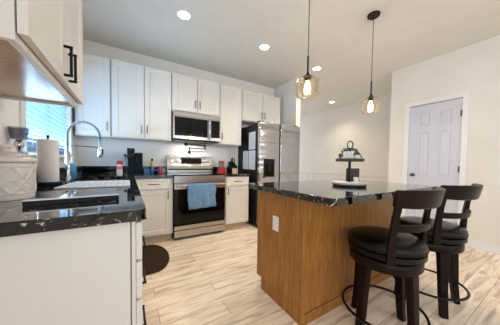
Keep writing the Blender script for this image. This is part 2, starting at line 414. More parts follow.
# ------------------------------------------------------------------ wall cabinets on the back wall
CT = .874; UB, UT = 1.408, 2.42
def wall_cab(x0, x1, z0, z1, dep, doors, label, dz=.012):
    t = thing('wall_cabinet', label, 'cabinet', ((x0+x1)/2, -dep/2, z0), 'white wall cabinets on the back wall')
    bm = bmesh.new(); box(bm, x0, x1, -dep, -.002, z0, z1)
    build('body', bm, M['cab'], t, bev=.0015)
    for (a, b, hs) in doors:                      # hs: handle side
        T = frame_T((a, -dep-.001, z0+dz), '-y'); bm = bmesh.new(); h = z1-z0-2*dz
        shaker(bm, T, b-a, h)
        d = build('door', bm, M['cab'], t, bev=.0015)
        if hs:
            hu = (b-a-.03) if hs == 'r' else .03
            build('handle', pull(T @ Matrix.Translation((0, 0, .02)), hu, .12, .10, True, .0055, .025), M['steelpull'], d)
    return t
wall_cab(.03, .395, UB, UT, .31, [(.05, .385, 'r')], 'white wall cabinet in the window corner, tinted blue by daylight')
wall_cab(.40, 1.14, UB, UT, .33, [(.415, .775, 'r'), (.785, 1.13, 'l')], 'wide white wall cabinet above the coffee maker, left of the microwave')
wall_cab(1.145, 1.895, 1.86, UT, .35, [(1.16, 1.515, 'r'), (1.525, 1.88, 'l')], 'short white two-door cabinet directly above the microwave')
wall_cab(1.90, 2.33, UB, UT, .33, [(1.915, 2.315, 'l')], 'tall narrow white wall cabinet between microwave and refrigerator')
wall_cab(2.335, 3.22, 1.86, UT, .33, [(2.35, 2.775, 'r'), (2.785, 3.205, 'l')], 'short white two-door cabinet above the refrigerator')

# ---- near wall cabinet on the left wall
NY0, NY1 = -2.727, -1.929
nc = thing('wall_cabinet', 'large white wall cabinet with black handles close by on the left wall', 'cabinet', (.165, (NY0+NY1)/2, UB))
bm = bmesh.new(); z0 = UB; b_ = .018
box(bm, .002, .33, NY0, NY0+b_, z0, UT); box(bm, .002, .33, NY1-b_, NY1, z0, UT); box(bm, .002, .02, NY0+b_, NY1-b_, z0, UT); box(bm, .31, .33, NY0+b_, NY1-b_, z0, UT); box(bm, .02, .31, NY0+b_, NY1-b_, UT-.018, UT)
build('body', bm, M['cab'], nc, bev=.001)
build('underside_panel', BX(.02, .31, NY0+b_, NY1-b_, z0+.012, z0+.024), M['maple'], nc)
ym = -2.318
for a, b, hv in ((NY0, ym-.004, 'r'), (ym+.004, NY1-.012, 'l')):
    T = frame_T((.334, a, UB+.02), '+x'); bm = bmesh.new(); shaker(bm, T, b-a, UT-UB-.03, t=.022, fw=.06)
    d = build('door', bm, M['cab'], nc, bev=.0015)
    hu = (b-a-.048) if hv == 'r' else .022
    build('handle', pull(T @ Matrix.Translation((0, 0, .022)), hu, .085, .12, True, .006, .024), M['black'], d)

# ------------------------------------------------------------------ base cabinets
def base_cab(x0, x1, spec, label, hs):
    t = thing('base_cabinet', label, 'cabinet', ((x0+x1)/2, -.31, 0))
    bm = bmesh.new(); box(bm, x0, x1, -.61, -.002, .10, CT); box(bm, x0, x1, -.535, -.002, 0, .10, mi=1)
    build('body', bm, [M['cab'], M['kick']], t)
    a, b = spec
    T = frame_T((a, -.611, .725), '-y'); bm = bmesh.new(); shaker(bm, T, b-a, .14, fw=.03, dep=.004)
    d = build('drawer', bm, M['cab'], t, bev=.0015)
    build('handle', pull(T @ Matrix.Translation((0, 0, .02)), (b-a)/2, .072, .13, False, .0055, .025), M['steelpull'], d)
    T = frame_T((a, -.611, .115), '-y'); bm = bmesh.new(); shaker(bm, T, b-a, .60)
    d = build('door', bm, M['cab'], t, bev=.0015)
    build('handle', pull(T @ Matrix.Translation((0, 0, .02)), (b-a-.03) if hs == 'r' else .03, .53, .1, True, .0055, .025), M['steelpull'], d)
base_cab(.635, 1.11, (.675, 1.075), 'white base cabinet left of the stove, drawer over one door', 'r')
base_cab(1.892, 2.335, (1.91, 2.32), 'white base cabinet between the stove and the refrigerator', 'l')

# left run
PY = -2.69
lc = thing('base_cabinet', 'white drawer base cabinet with broad plain end panel, nearest on the left', 'cabinet', (.3, -2.4, 0))
build('body', BX(.002, .608, PY+.02, -2.06, .10, CT), M['edge'], lc)
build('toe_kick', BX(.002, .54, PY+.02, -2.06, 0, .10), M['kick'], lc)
bm = bmesh.new(); box(bm, .002, .594, PY, PY+.018, 0, CT); 
build('end_panel', bm, M['cab'], lc, bev=.0015)
build('face_frame', BX(.598, .611, PY, PY+.02, .0, CT), M['cab'], lc, bev=.001)
dz = [(.125, .335), (.345, .565), (.575, .712), (.722, .862)]
for a, b in dz:
    T = frame_T((.612, PY+.004, a), '+x'); bm = bmesh.new(); shaker(bm, T, .60, b-a, fw=.045, dep=.005)
    d = build('drawer', bm, M['cab'], lc, bev=.0015)
    build('handle', pull(T @ Matrix.Translation((0, 0, .02)), .38, (b-a)*.55, .16, False, .006, .028), M['black'], d)
sk = thing('base_cabinet', 'white sink base cabinet under the faucet, running into the corner', 'cabinet', (.3, -1.03, 0))
bm = bmesh.new(); box(bm, .002, .61, -2.055, -1.48, .10, CT); box(bm, .002, .61, -.62, -.002, .10, CT); box(bm, .57, .61, -1.48, -.62, .10, CT); box(bm, .002, .57, -1.48, -.62, .10, .14)
box(bm, .002, .535, -2.055, -.002, 0, .10)
build('body', bm, M['cab'], sk)
for a, b in ((-2.05, -1.50), (-1.49, -1.035), (-1.03, -.64)):
    T = frame_T((.611, a, .115), '+x'); bm = bmesh.new(); shaker(bm, T, b-a, .74)
    d = build('door', bm, M['cab'], sk, bev=.0015)
    build('handle', pull(T @ Matrix.Translation((0, 0, .02)), .04, .64, .12, True, .006, .028), M['black'], d)

# countertops
r_ = .035
outl = [(.003, -.003), (.003, -2.715)] + arc(.645-r_, -2.715+r_, r_, -90, 0) + [(.645, -.64), (1.112, -.64), (1.112, -.003)]
SX0, SX1, SY0, SY1 = .15, .56, -1.42, -.68
hole = arc(SX1-.03, SY1-.03, .03, 0, 90, 5)+arc(SX0+.03, SY1-.03, .03, 90, 180, 5)+arc(SX0+.03, SY0+.03, .03, 180, 270, 5)+arc(SX1-.03, SY0+.03, .03, 270, 360, 5)
ct = bmesh.new(); slab(ct, outl, CT, .914, [hole])
ct = build('countertop', ct, M['granite'], bev=.009, seg=3)
tag(ct, 'glossy black granite countertop running from the foreground round the window corner', 'countertop')
bm = bmesh.new(); slab(bm, [(1.89, -.003), (1.89, -.64), (2.338, -.64), (2.338, -.003)], CT, .914)
tag(build('countertop', bm, M['granite'], bev=.009, seg=3), 'short black granite countertop between stove and refrigerator', 'countertop')
bm = bmesh.new(); box(bm, .025, 1.112, -.024, -.003, .9145, 1.02); box(bm, .003, .024, -2.70, -.003, .9145, 1.02)
tag(build('backsplash', bm, M['splash'], bev=.003), 'low black granite backsplash strip in the window corner behind the sink counter', 'backsplash')
tag(build('backsplash', BX(1.89, 2.338, -.024, -.003, .9145, 1.02), M['splash'], bev=.003), 'short black granite backsplash strip behind the knife block', 'backsplash')

# sink
sx = thing('kitchen_sink', 'undermount stainless steel sink beneath the window', 'sink', ((SX0+SX1)/2, (SY0+SY1)/2, .68))
bm = bmesh.new(); d_ = .012
box(bm, SX0-d_, SX1+d_, SY0-d_, SY1+d_, .665, .675)
box(bm, SX0-d_, SX0, SY0-d_, SY1+d_, .675, CT-.001); box(bm, SX1, SX1+.005, SY0-d_, SY1+d_, .675, CT-.001); box(bm, SX0, SX1, SY0-d_, SY0, .675, CT-.001); box(bm, SX0, SX1, SY1, SY1+d_, .675, CT-.001)
build('basin', bm, M['steel'], sx, bev=.002)
build('drain', LT([(0, .676), (.04, .676), (.045, .679), (.05, .676)], cx=.355, cy=-1.05), M['chrome'], sx, smooth=True)

# faucet, spring pull-down
FX, FY = .10, -1.03
fc = thing('faucet', 'tall chrome spring pull-down faucet arching over the sink', 'faucet', (FX, FY, .914))
build('base', LT([(0, .9145), (.032, .9145), (.032, .922), (.024, .930), (.02, .955), (.02, 1.17), (.014, 1.18), (0, 1.18)], cx=FX, cy=FY, n=20), M['chrome'], fc, smooth='auto')
cxm = (FX+.345)/2; R_a = (.345-FX)/2
path = [(FX, FY, 1.17+i*.02) for i in range(8)]
zc = 1.33
for i in range(0, 25):
    a = PI-PI*i/24; path.append((cxm+R_a*math.cos(a), FY, zc+R_a*1.08*math.sin(a)))
build('hose', TB(path+[(.345, FY, 1.30)], .0065, n=8), M['black'], fc, smooth=True)
# helical spring
P3 = [Vector(p) for p in path]; L_ = [0]
for a, b in zip(P3, P3[1:]): L_.append(L_[-1]+(b-a).length)
def at_len(s):
    for i in range(len(L_)-1):
        if L_[i+1] >= s:
            f_ = (s-L_[i])/(L_[i+1]-L_[i]); p = P3[i].lerp(P3[i+1], f_); t = (P3[i+1]-P3[i]).normalized(); return p, t
    return P3[-1], (P3[-1]-P3[-2]).normalized()
turns = int(L_[-1]/.011); hp = []
for i in range(turns*8):
    s = L_[-1]*i/(turns*8); p, t = at_len(s); n1 = Vector((0, 1, 0)); n2 = t.cross(n1)
    a = 2*PI*i/8; hp.append(p+.0135*(n1*math.cos(a)+n2*math.sin(a)))
build('spring', TB(hp, .0026, n=5), M['chrome'], fc, smooth=True)
build('spray_head', LT([(0, 1.125), (.017, 1.125), (.021, 1.135), (.020, 1.20), (.015, 1.225), (.0145, 1.30), (.011, 1.305), (0, 1.305)], cx=.345, cy=FY, n=18), M['chrome'], fc, smooth='auto')
build('spray_trigger', BX(.362, .372, FY-.008, FY+.008, 1.15, 1.21), M['black'], fc, bev=.003)
build('support_arm', TB([(FX, FY, 1.235), (.345, FY, 1.225)], .006, n=8), M['chrome'], fc)
build('lever', TB([(FX, FY-.018, 1.0), (FX, FY-.05, 1.005), (FX+.01, FY-.055, 1.08)], .006, n=8), M['chrome'], fc, smooth=True)

# ------------------------------------------------------------------ stove
ov = thing('stove', 'stainless steel electric range with black glass oven door', 'stove', (1.5, -.33, 0))
X0, X1 = 1.118, 1.882
bm = bmesh.new(); box(bm, X0, X1, -.635, -.03, .03, .90); box(bm, X0+.02, X1-.02, -.58, -.06, 0, .03)
build('body', bm, M['plastic'], ov, bev=.002)
build('cooktop', BX(X0, X1, -.655, -.03, .9005, .918), M['glassblk'], ov, bev=.003)
for (cx_, cy_, rr) in ((1.31, -.46, .10), (1.69, -.46, .11), (1.31, -.2, .075), (1.69, -.2, .075)):
    build('burner_ring', LT([(rr-.003, .9181), (rr, .9183), (rr+.003, .9181)], cx=cx_, cy=cy_, n=40), M['fside'], ov)
build('front_rail', BX(X0, X1, -.66, -.637, .80, .899), M['steel'], ov, bev=.004)
bm = bmesh.new(); box(bm, X0+.004, X1-.004, -.662, -.637, .222, .795)
od = build('oven_door', bm, M['glassblk'], ov, bev=.004)
build('door_top_trim', BX(X0+.004, X1-.004, -.668, -.6625, .715, .795), M['steel'], od, bev=.002)
bm = bmesh.new(); tube(bm, [(X0+.03, -.715, .772), (X1-.03, -.715, .772)], .013, 12)
for x in (X0+.06, X1-.06): box(bm, x-.012, x+.012, -.712, -.668, .762, .782)
build('handle', bm, M['steel'], od, smooth='auto')
build('door_bottom_trim', BX(X0+.004, X1-.004, -.667, -.6625, .145, .2), M['steel'], od)
od2 = build('storage_drawer', BX(X0+.004, X1-.004, -.662, -.637, .035, .205), M['gap'], ov)
build('drawer_panel', BX(X0+.004, X1-.004, -.667, -.6625, .04, .135), M['steel'], od2, bev=.002)
# backguard
bm = bmesh.new()
pf = [(-.03, .9185), (-.10, .9185), (-.10, .99), (-.085, 1.03), (-.055, 1.195), (-.03, 1.20)]
sweep(bm, [[(X0, y, z) for y, z in pf], [(X1, y, z) for y, z in pf]])
build('control_panel', bm, M['steel'], ov, bev=.003)
def onbg(x, z): return (x, -.085+(z-1.03)/(.165)*.03-.001, z)
bm = bmesh.new(); a = onbg(0, 1.065)[1]; b = onbg(0, 1.165)[1]
sweep(bm, [[(X0+.22, a, 1.065), (X0+.22, a-.003, 1.065), (X0+.22, b-.003, 1.165), (X0+.22, b, 1.165)], [(X1-.20, a, 1.065), (X1-.20, a-.003, 1.065), (X1-.20, b-.003, 1.165), (X1-.20, b, 1.165)]])
build('display', bm, M['glassblk'], ov)
bm = bmesh.new(); box(bm, X0+.01, X1-.01, -.1025, -.1, .965, .985)
build('vent_slot', bm, M['gap'], ov)
for kx in (X0+.06, X0+.155, X1-.155, X1-.06):
    bm = bmesh.new(); lathe(bm, [(0, 0), (.03, 0), (.03, .006), (.022, .01), (.02, .03), (0, .032)], n=20)
    bmesh.ops.transform(bm, matrix=Matrix.Translation(onbg(kx, 1.115)) @ Matrix.Rotation(math.radians(80), 4, 'X'), verts=bm.verts[:])
    build('knob', bm, M['chrome'], ov, smooth='auto')

# dish towel on oven handle
bm = bmesh.new(); rows = []
fx0, fx1 = 1.29, 1.69
prof = [(-.69, .55+.0), (-.692, .65), (-.694, .74)] + [(-.715+.0165*math.cos(math.radians(a)), .772+.0165*math.sin(math.radians(a))) for a in range(0, 181, 30)] + [(-.733, .70), (-.735, .60), (-.737, .52), (-.738, .47), (-.737, .435)]
n = 24
for j, (y, z) in enumerate(prof):
    row = []
    for i in range(n+1):
        u = i/n; x = fx0+(fx1-fx0)*u
        ww = .006*math.sin(u*17+.5)*(max(0, (.76-z))/.3) if y < -.72 else 0
        row.append(bm.verts.new((x+(.008*math.sin(z*30) if y < -.73 else 0), min(y+ww-.003, -.69) if y < -.72 else y, z+(.012*u if z < .5 else 0))))
    rows.append(row)
for a, b in zip(rows, rows[1:]):
    for i in range(n): bm.faces.new((a[i], a[i+1], b[i+1], b[i]))
tw = build('dish_towel', bm, M['blue'], smooth=True); s_ = tw.modifiers.new('thick', 'SOLIDIFY'); s_.thickness = .005; s_.offset = 0
tag(tw, 'blue terry dish towel hanging over the oven door handle', 'towel')

# microwave
mw = thing('microwave', 'stainless over-the-range microwave with dark window above the stove', 'microwave', (1.52, -.2, 1.43))
X0, X1, Z0, Z1 = 1.149, 1.889, 1.435, 1.845
build('body', BX(X0, X1, -.375, -.003, Z0, Z1), M['plastic'], mw, bev=.003)
build('top_vent', BX(X0, X1, -.405, -.376, Z1-.06, Z1), M['steel'], mw, bev=.003)
dr = build('door', BX(X0, X1-.17, -.405, -.376, Z0+.01, Z1-.063), M['steel'], mw, bev=.003)
build('window', BX(X0+.022, X1-.212, -.408, -.4055, Z0+.055, Z1-.075), M['glassblk'], dr, bev=.001)
bm = bmesh.new(); hx = X1-.19; tube(bm, [(hx, -.406, Z0+.035), (hx, -.44, Z0+.05), (hx, -.44, Z1-.09), (hx, -.406, Z1-.075)], .011, 10)
build('handle', bm, M['chrome'], dr, smooth=True)
cp = build('control_panel', BX(X1-.168, X1, -.405, -.376, Z0+.01, Z1-.063), M['steel'], mw, bev=.002)
build('keypad', BX(X1-.155, X1-.008, -.408, -.4055, Z0+.06, Z1-.072), M['glassblk'], cp)
for i in range(3):
    for j in range(4): build('button', BX(X1-.135+i*.04, X1-.115+i*.04, -.4088, -.408, Z0+.1+j*.035, Z0+.112+j*.035), M['fside'], cp)
build('bottom_grille', BX(X0+.02, X1-.02, -.36, -.05, Z0-.012, Z0), M['plastic'], mw)

dl = bpy.data.lights.new('stove_wall_fill', 'AREA'); dl.shape = 'RECTANGLE'; dl.size = .35; dl.size_y = .08; dl.energy = 3.2; dl.color = (1, .95, .88)  # added fill under the microwave to brighten the stove wall, no lamp visible
dlo = bpy.data.objects.new('stove_wall_fill', dl); col.objects.link(dlo); dlo.location = (1.5, -.2, Z0-.02)
# pot filler
pf_ = thing('pot_filler', 'black folding wall faucet mounted above the stove', 'faucet', (1.45, 0, 1.4))
build('wall_flange', LT([(0, 0), (.028, 0), (.028, .008), (.012, .012), (.012, .045), (0, .045)], n=18), M['black'], pf_)
o = pf_.children[0]
for v in o.data.vertices:
    x, y, z = v.co; v.co = (1.43+x, -z-.001, 1.40+y)
bm = bmesh.new(); tube(bm, [(1.43, -.045, 1.40), (1.43, -.045, 1.41)], .012); tube(bm, [(1.43, -.045, 1.40), (1.75, -.06, 1.395)], .0085); tube(bm, [(1.75, -.06, 1.408), (1.75, -.06, 1.32)], .011); tube(bm, [(1.75, -.06, 1.335), (1.47, -.085, 1.335)], .0085)
tube(bm, [(1.47, -.085, 1.35), (1.47, -.085, 1.27)], .011)
build('jointed_arm', bm, M['black'], pf_, smooth='auto')
build('spout_valve', LT([(0, 1.235), (.018, 1.235), (.026, 1.25), (.026, 1.275), (.016, 1.29), (0, 1.29)], cx=1.47, cy=-.085, n=16), M['black'], pf_, smooth='auto')

# ------------------------------------------------------------------ refrigerator
fr = thing('refrigerator', 'stainless steel side-by-side refrigerator with ice dispenser', 'refrigerator', (2.87, -.4, 0))
X0, X1 = 2.43, 3.3
build('body', BX(X0, X1, -.715, -.03, .02, 1.755), M['fside'], fr, bev=.004)
def door_r(x0, x1):
    bm = bmesh.new(); n = 10; secs = []
    out = [(x0, -.722), (x0, -.775)]
    for i in range(n+1):
        u = i/n; out.append((x0+.006+(x1-x0-.012)*u, -.782-.012*math.sin(PI*u)))
    out += [(x1, -.775), (x1, -.722)]
    sweep(bm, [[(x, y, .06) for x, y in out], [(x, y, 1.78) for x, y in out]])
    return build('door', bm, M['fsteel'], fr, smooth='auto', bev=.004)
xm = 2.862
d1 = door_r(X0, xm-.012); d2 = door_r(xm+.012, X1+.038)
build('door_gap', BX(xm-.0115, xm+.0115, -.765, -.7155, .06, 1.77), M['gap'], fr)
bm = bmesh.new(); 
build('dispenser', BX(2.515, 2.735, -.800, -.79, .86, 1.17), M['glassblk'], d1, bev=.003)
bm = bmesh.new(); box(bm, 2.545, 2.705, -.803, -.8005, .885, 1.08)
build('dispenser_recess', bm, M['gap'], d1)
build('dispenser_tray', BX(2.52, 2.73, -.825, -.8035, .845, .87), M['steel'], d1, bev=.003)
bm = bmesh.new(); box(bm, 2.60, 2.65, -.818, -.8035, .96, 1.06)
build('dispenser_paddle', bm, M['fside'], d1, bev=.003)
build('toe_grille', BX(X0+.01, X1-.01, -.72, -.715, .0, .055), M['plastic'], fr)
for hx in (X0+.05, X1-.05): build('hinge_cover', BX(hx-.04, hx+.04, -.76, -.66, 1.7805, 1.80), M['fside'], fr, bev=.004)
papers = [((-.65, -.44), (1.335, 1.635), 'white paper sheet taped highest on the refrigerator side'),
          ((-.655, -.455), (.985, 1.315), 'white paper sheet low on the refrigerator side, nearer the door'),
          ((-.435, -.235), (.985, 1.315), 'white paper sheet low on the refrigerator side, nearer the wall')]
for (ya, yb), (za, zb), lab in papers:
    t = thing('paper_sheet', lab, 'paper', (X0, (ya+yb)/2, za), 'papers on the refrigerator side')
    build('sheet', BX(X0-.003, X0-.0005, ya, yb, za, zb), M['paper'], t)
    bm = bmesh.new(); k = za+.03
    rnd = random.Random(lab)
    while k < zb-.03:
        box(bm, X0-.0036, X0-.003, ya+.02, yb-.02-rnd.random()*.08, k, k+.0035); k += .02
    build('print_lines', bm, M['paperline'], t)

# ------------------------------------------------------------------ island
isl = thing('kitchen_island', 'stained oak kitchen island cabinet beneath the dark granite top', 'island', (2.2, -2.32, 0))
IX0, IX1, IY0, IY1 = 1.571, 2.85, -2.594, -2.05
bm = bmesh.new(); box(bm, IX0+.012, IX1-.012, IY0+.012, IY1, .10, CT); box(bm, IX0+.012, IX1-.012, IY0+.012, IY1-.07, 0, .10)
build('body', bm, M['oak'], isl)
bm = bmesh.new(); box(bm, IX0, IX0+.0115, IY0, IY1, .10, CT-.001); box(bm, IX0, IX0+.0115, IY0, IY1-.07, 0, .1)
build('side_panel', bm, M['oak'], isl, bev=.001)
build('back_panel', BX(IX0+.012, IX1-.012, IY0, IY0+.0115, 0, CT-.001), M['oak'], isl)
build('side_panel', BX(IX1-.0115, IX1, IY0, IY1, 0, CT-.001), M['oak'], isl)
build('base_trim', BX(IX0+.02, IX1-.02, IY0-.009, IY0-.0005, 0, .075), M['oak'], isl, bev=.003)
build('corner_trim', BX(IX0-.006, IX0+.02, IY0-.009, IY0-.0005, .0, CT-.001), M['oak'], isl, bev=.003)
w3 = (IX1-IX0-.02)/3
for i in range(3):
    T = frame_T((IX0+.01+w3*(i+1)-.004, IY1+.001, .115), '+y'); bm = bmesh.new(); shaker(bm, T, w3-.008, .74)
    d = build('door', bm, M['oak'], isl, bev=.0015)
    build('handle', pull(T @ Matrix.Translation((0, 0, .02)), .04, .64, .12, True, .006, .028), M['black'], d)
ot = build('outlet_plate', BX(IX0-.006, IX0-.0005, -2.345, -2.275, .565, .68), M['whitep'], isl, bev=.002)
bm = bmesh.new(); box(bm, IX0-.0075, IX0-.006, -2.328, -2.292, .585, .613); box(bm, IX0-.0075, IX0-.006, -2.328, -2.292, .632, .66)
build('socket', bm, M['trim'], ot, bev=.0005)
cx0, cx1, cy0, cy1 = 1.473, 2.90, -2.889, -2.02
r_ = .03
o_ = arc(cx1-r_, cy1-r_, r_, 0, 90)+arc(cx0+r_, cy1-r_, r_, 90, 180)+arc(cx0+r_, cy0+r_, r_, 180, 270)+arc(cx1-r_, cy0+r_, r_, 270, 360)
bm = bmesh.new(); slab(bm, o_, CT, .914)
tag(build('island_countertop', bm, M['granite'], bev=.01, seg=3), 'polished black veined granite top on the oak island', 'countertop')

# ------------------------------------------------------------------ bar stools
def make_stool():
    t = thing('bar_stool', 'dark wood swivel bar stool with black leather seat, nearer the camera', 'stool', (0, 0, 0), 'swivel bar stools at the island')
    # seat cushion
    build('seat', LT([(0, .572), (.205, .572), (.216, .580), (.219, .598), (.214, .616), (.195, .630), (.15, .640), (.08, .645), (0, .647)], n=48), M['leather'], t, smooth=True)
    build('seat_piping', TB([(.218*math.cos(2*PI*i/48), .218*math.sin(2*PI*i/48), .585) for i in range(48)], .0045, n=6, closed=True), M['leather'], t, smooth=True)
    build('seat_ring', LT([(0, .535), (.207, .535), (.213, .54), (.213, .567), (.207, .5715), (0, .5715)], n=48), M['stool'], t, smooth='auto')
    build('swivel_plate', LT([(0, .521), (.13, .521), (.13, .5345), (0, .5345)], n=32), M['black'], t, smooth='auto')
    build('apron', LT([(0, .455), (.175, .455), (.2, .462), (.204, .468), (.204, .512), (.197, .5205), (0, .5205)], n=48), M['stool'], t, smooth='auto')
    for k in range(4):
        a = k*PI/2+math.radians(-8); ca, sa = math.cos(a), math.sin(a)
        secs = []
        for z, rad, h in ((.455, .165, .030), (.3, .178, .026), (.15, .187, .024), (.03, .203, .022), (0, .209, .022)):
            c_ = Vector((ca*rad, sa*rad, z)); e1 = Vector((ca, sa, 0)); e2 = Vector((-sa, ca, 0))
            secs.append([c_+e1*h*s1*.85+e2*h*s2 for s1, s2 in ((-1, -1), (1, -1), (1, 1), (-1, 1))])
        bm = bmesh.new(); sweep(bm, secs)
        build('leg', bm, M['stool'], t, bev=.005)
    build('foot_ring', TB([(.236*math.cos(2*PI*i/56), .236*math.sin(2*PI*i/56), .150) for i in range(56)], .0085, n=8, closed=True), M['black'], t, smooth=True)
    # back (towards -y)
    def cpt(ph, rad, z): return Vector((rad*math.sin(ph), -rad*math.cos(ph), z))
    def curved(ph0, ph1, rad, z0, z1, th, lean=0, n=16, arch=0, taper=0):
        secs = []
        for i in range(n+1):
            u = i/n; ph = ph0+(ph1-ph0)*u; k = 1-(2*u-1)**2
            za, zb = z0+arch*k*.5, z1+arch*k
            zt = taper*(1-k)
            za += zt*.5; zb -= zt*.5
            secs.append([cpt(ph, rad, za), cpt(ph, rad+th, za), cpt(ph, rad+th+lean, zb), cpt(ph, rad+lean, zb)])
        bm = bmesh.new(); sweep(bm, secs); return bm
    for s in (-1, 1):
        secs = []
        for z, px, py, pa, h in ((.53, .179, .125, 55, .021), (.60, .181, .126, 53, .021), (.70, .184, .130, 48, .018), (.80, .187, .140, 42, .0165), (.91, .189, .158, 36, .016)):
            pa = s*math.radians(pa); c_ = Vector((s*px, -py, z)); e1 = Vector((math.sin(pa), -math.cos(pa), 0)); e2 = Vector((math.cos(pa), math.sin(pa), 0))
            secs.append([c_-e2*h, c_+e1*.026-e2*h, c_+e1*.026+e2*h, c_+e2*h])
        bm = bmesh.new(); sweep(bm, secs); build('back_post', bm, M['stool'], t, bev=.004)
    def shifted(bm, dy):
        bmesh.ops.translate(bm, vec=(0, dy, 0), verts=bm.verts[:]); return bm
    build('top_rail', shifted(curved(-math.radians(41), math.radians(41), .338, .857, .966, .034, .022, n=24, arch=-.006, taper=.014), .118), M['stool'], t, smooth='auto', bev=.011)
    build('lower_slat', shifted(curved(-math.radians(37.5), math.radians(37.5), .30, .722, .764, .016, .006, n=18, arch=-.004), .098), M['stool'], t, smooth='auto', bev=.003)
    build('back_bracket', curved(-math.radians(62), math.radians(62), .2135, .538, .566, .004, n=18), M['black'], t, smooth='auto')
    return t
st = make_stool()
st2 = copy_tree(st); st2['label'] = 'dark wood swivel bar stool with black leather seat, the farther one nearer the white door'
st.location = (2.028, -2.873, 0); st.rotation_euler.z = math.radians(-2)
st2.location = (2.67, -2.904, 0); st2.rotation_euler.z = math.radians(-7)
for c_ in st2.children:                       # its seat is swivelled differently above its legs
    if c_.name.startswith('leg'): c_.matrix_parent_inverse = Matrix.Rotation(math.radians(-29), 4, 'Z')

# ------------------------------------------------------------------ pendants & recessed lights
def pendant(x, y, ztop, label):
    t = thing('pendant_light', label, 'pendant lamp', (x, y, H), 'glass pendant lamps over the island')
    build('canopy', LT([(0, H-.022), (.055, H-.022), (.062, H-.014), (.062, H-.001), (0, H-.001)], cx=x, cy=y), M['bronze'], t, smooth='auto')
    build('cord', TB([(x, y, H-.02), (x, y, ztop+.17)], .0032, n=6), M['black'], t)
    build('stem', TB([(x, y, ztop+.17), (x, y, ztop+.03)], .0075, n=10), M['bronze'], t)
    build('socket_cap', LT([(0, ztop+.035), (.010, ztop+.035), (.016, ztop+.015), (.04, ztop+.0), (.042, ztop-.006), (.022, ztop-.008), (.022, ztop-.045), (0, ztop-.045)], cx=x, cy=y, n=24), M['bronze'], t, smooth='auto')
    z = ztop
    outp = [(.038, z-.007), (.055, z-.009), (.075, z-.016), (.082, z-.030), (.098, z-.038), (.101, z-.052), (.101, z-.135), (.098, z-.15), (.088, z-.168), (.070, z-.172)]
    inn = [(r-.004, zz-.0 if i > 2 else zz-.004) for i, (r, zz) in enumerate(outp)][::-1]
    bm = bmesh.new(); lathe(bm, outp+inn+[outp[0]], cx=x, cy=y, n=48); bmesh.ops.remove_doubles(bm, verts=bm.verts[:], dist=1e-6)
    build('glass_shade', bm, M['amber'], t, smooth=True)
    build('bulb', LT([(0, z-.145), (.010, z-.143), (.019, z-.13), (.022, z-.11), (.018, z-.085), (.011, z-.062), (.011, z-.0455), (0, z-.0455)], cx=x, cy=y, n=20), M['bulb'], t, smooth=True)
    d = bpy.data.lights.new('pendant_glow', 'POINT'); d.energy = 19; d.color = (1, .9, .82); d.shadow_soft_size = .03
    o = bpy.data.objects.new('pendant_glow', d); col.objects.link(o); o.location = (x, y, z-.20)
pendant(1.89, -2.3, 1.83, 'amber glass pendant lamp hanging over the island, nearer to the stove')
pendant(2.875, -2.3, 1.835, 'amber glass pendant lamp hanging over the far end of the island, round canopy visible')
def downlight(x, y, label, power=16):
    t = thing('recessed_light', label, 'ceiling light', (x, y, H), 'recessed ceiling lights')
    build('trim_ring', LT([(.062, H-.0015), (.064, H-.006), (.085, H-.004), (.088, H-.001), (.062, H-.0005)], cx=x, cy=y, n=36), M['trim'], t, smooth=True)
    build('lens', LT([(0, H-.0035), (.062, H-.0035), (.062, H-.0008), (0, H-.0008)], cx=x, cy=y, n=36), M['lens'], t)
    d = bpy.data.lights.new('downlight', 'SPOT'); d.energy = power*2.8; d.color = (1, .97, .78); d.spot_size = math.radians(125); d.spot_blend = .8; d.shadow_soft_size = .06
    o = bpy.data.objects.new('downlight_lamp', d); col.objects.link(o); o.location = (x, y, H-.02)
downlight(1.123, -1.183, 'bright recessed ceiling light nearest above the stove side')
downlight(2.227, -1.166, 'recessed ceiling light in the middle, before the refrigerator')
downlight(3.344, -1.134, 'recessed ceiling light right beside the near pendant lamp')
downlight(5.132, -.102, 'small distant recessed ceiling light in the far room')

# ------------------------------------------------------------------ counter things, foreground
cr = thing('ceramic_canister', 'cream embossed ceramic canister with domed lid at the left picture edge', 'canister', (.125, -2.22, .914))
CX, CY = .125, -2.22
def crock():
    bm = bmesh.new(); n = 96; zs = [.9145, .918, .926, .932]+[.934+.132*i/36 for i in range(37)]+[1.070, 1.074]
    rings = []
    for z in zs:
        rng = []
        for i in range(n):
            a = 2*PI*i/n
            base = .091
            if z < .92: base = .089
            k = (z-.938)/.124
            d = 0
            if 0 <= k <= 1:
                u = (a/(2*PI)*6) % 1
                for s in (1, -1):
                    w_ = abs(((u-.5)*s - (k-.5)) )
                    d = max(d, .006*max(0, 1-w_/.06))
                    w2 = abs(abs(u-.5)+abs(k-.5)-.27); d = max(d, .005*max(0, 1-w2/.05))
                    w3_ = abs(abs(u-.5)+abs(k-.5)-.42); d = max(d, .005*max(0, 1-w3_/.05))
                if k < .04 or k > .96: d = .003
            r = base+d
            rng.append(bm.verts.new((CX+r*math.cos(a), CY+r*math.sin(a), z)))
        rings.append(rng)
    for a, b in zip(rings, rings[1:]):
        for i in range(n): bm.faces.new((a[i], a[(i+1) % n], b[(i+1) % n], b[i]))
    bm.faces.new(rings[0][::-1]); bm.faces.new(rings[-1]); return bm
build('body', crock(), M['ceramic'], cr, smooth=True)
bm = bmesh.new(); n = 72; prof = [(.090, 1.0745), (.099, 1.076), (.101, 1.084), (.098, 1.092), (.088, 1.099), (.07, 1.108), (.045, 1.117), (.02, 1.122), (.012, 1.124)]
rings = []
for j, (r, z) in enumerate(prof):
    rings.append([bm.verts.new((CX+(r+(.0018*math.cos(i*PI/2) if 2 < j < 6 else 0))*math.cos(2*PI*i/n), CY+(r+(.0018*math.cos(i*PI/2) if 2 < j < 6 else 0))*math.sin(2*PI*i/n), z)) for i in range(n)])
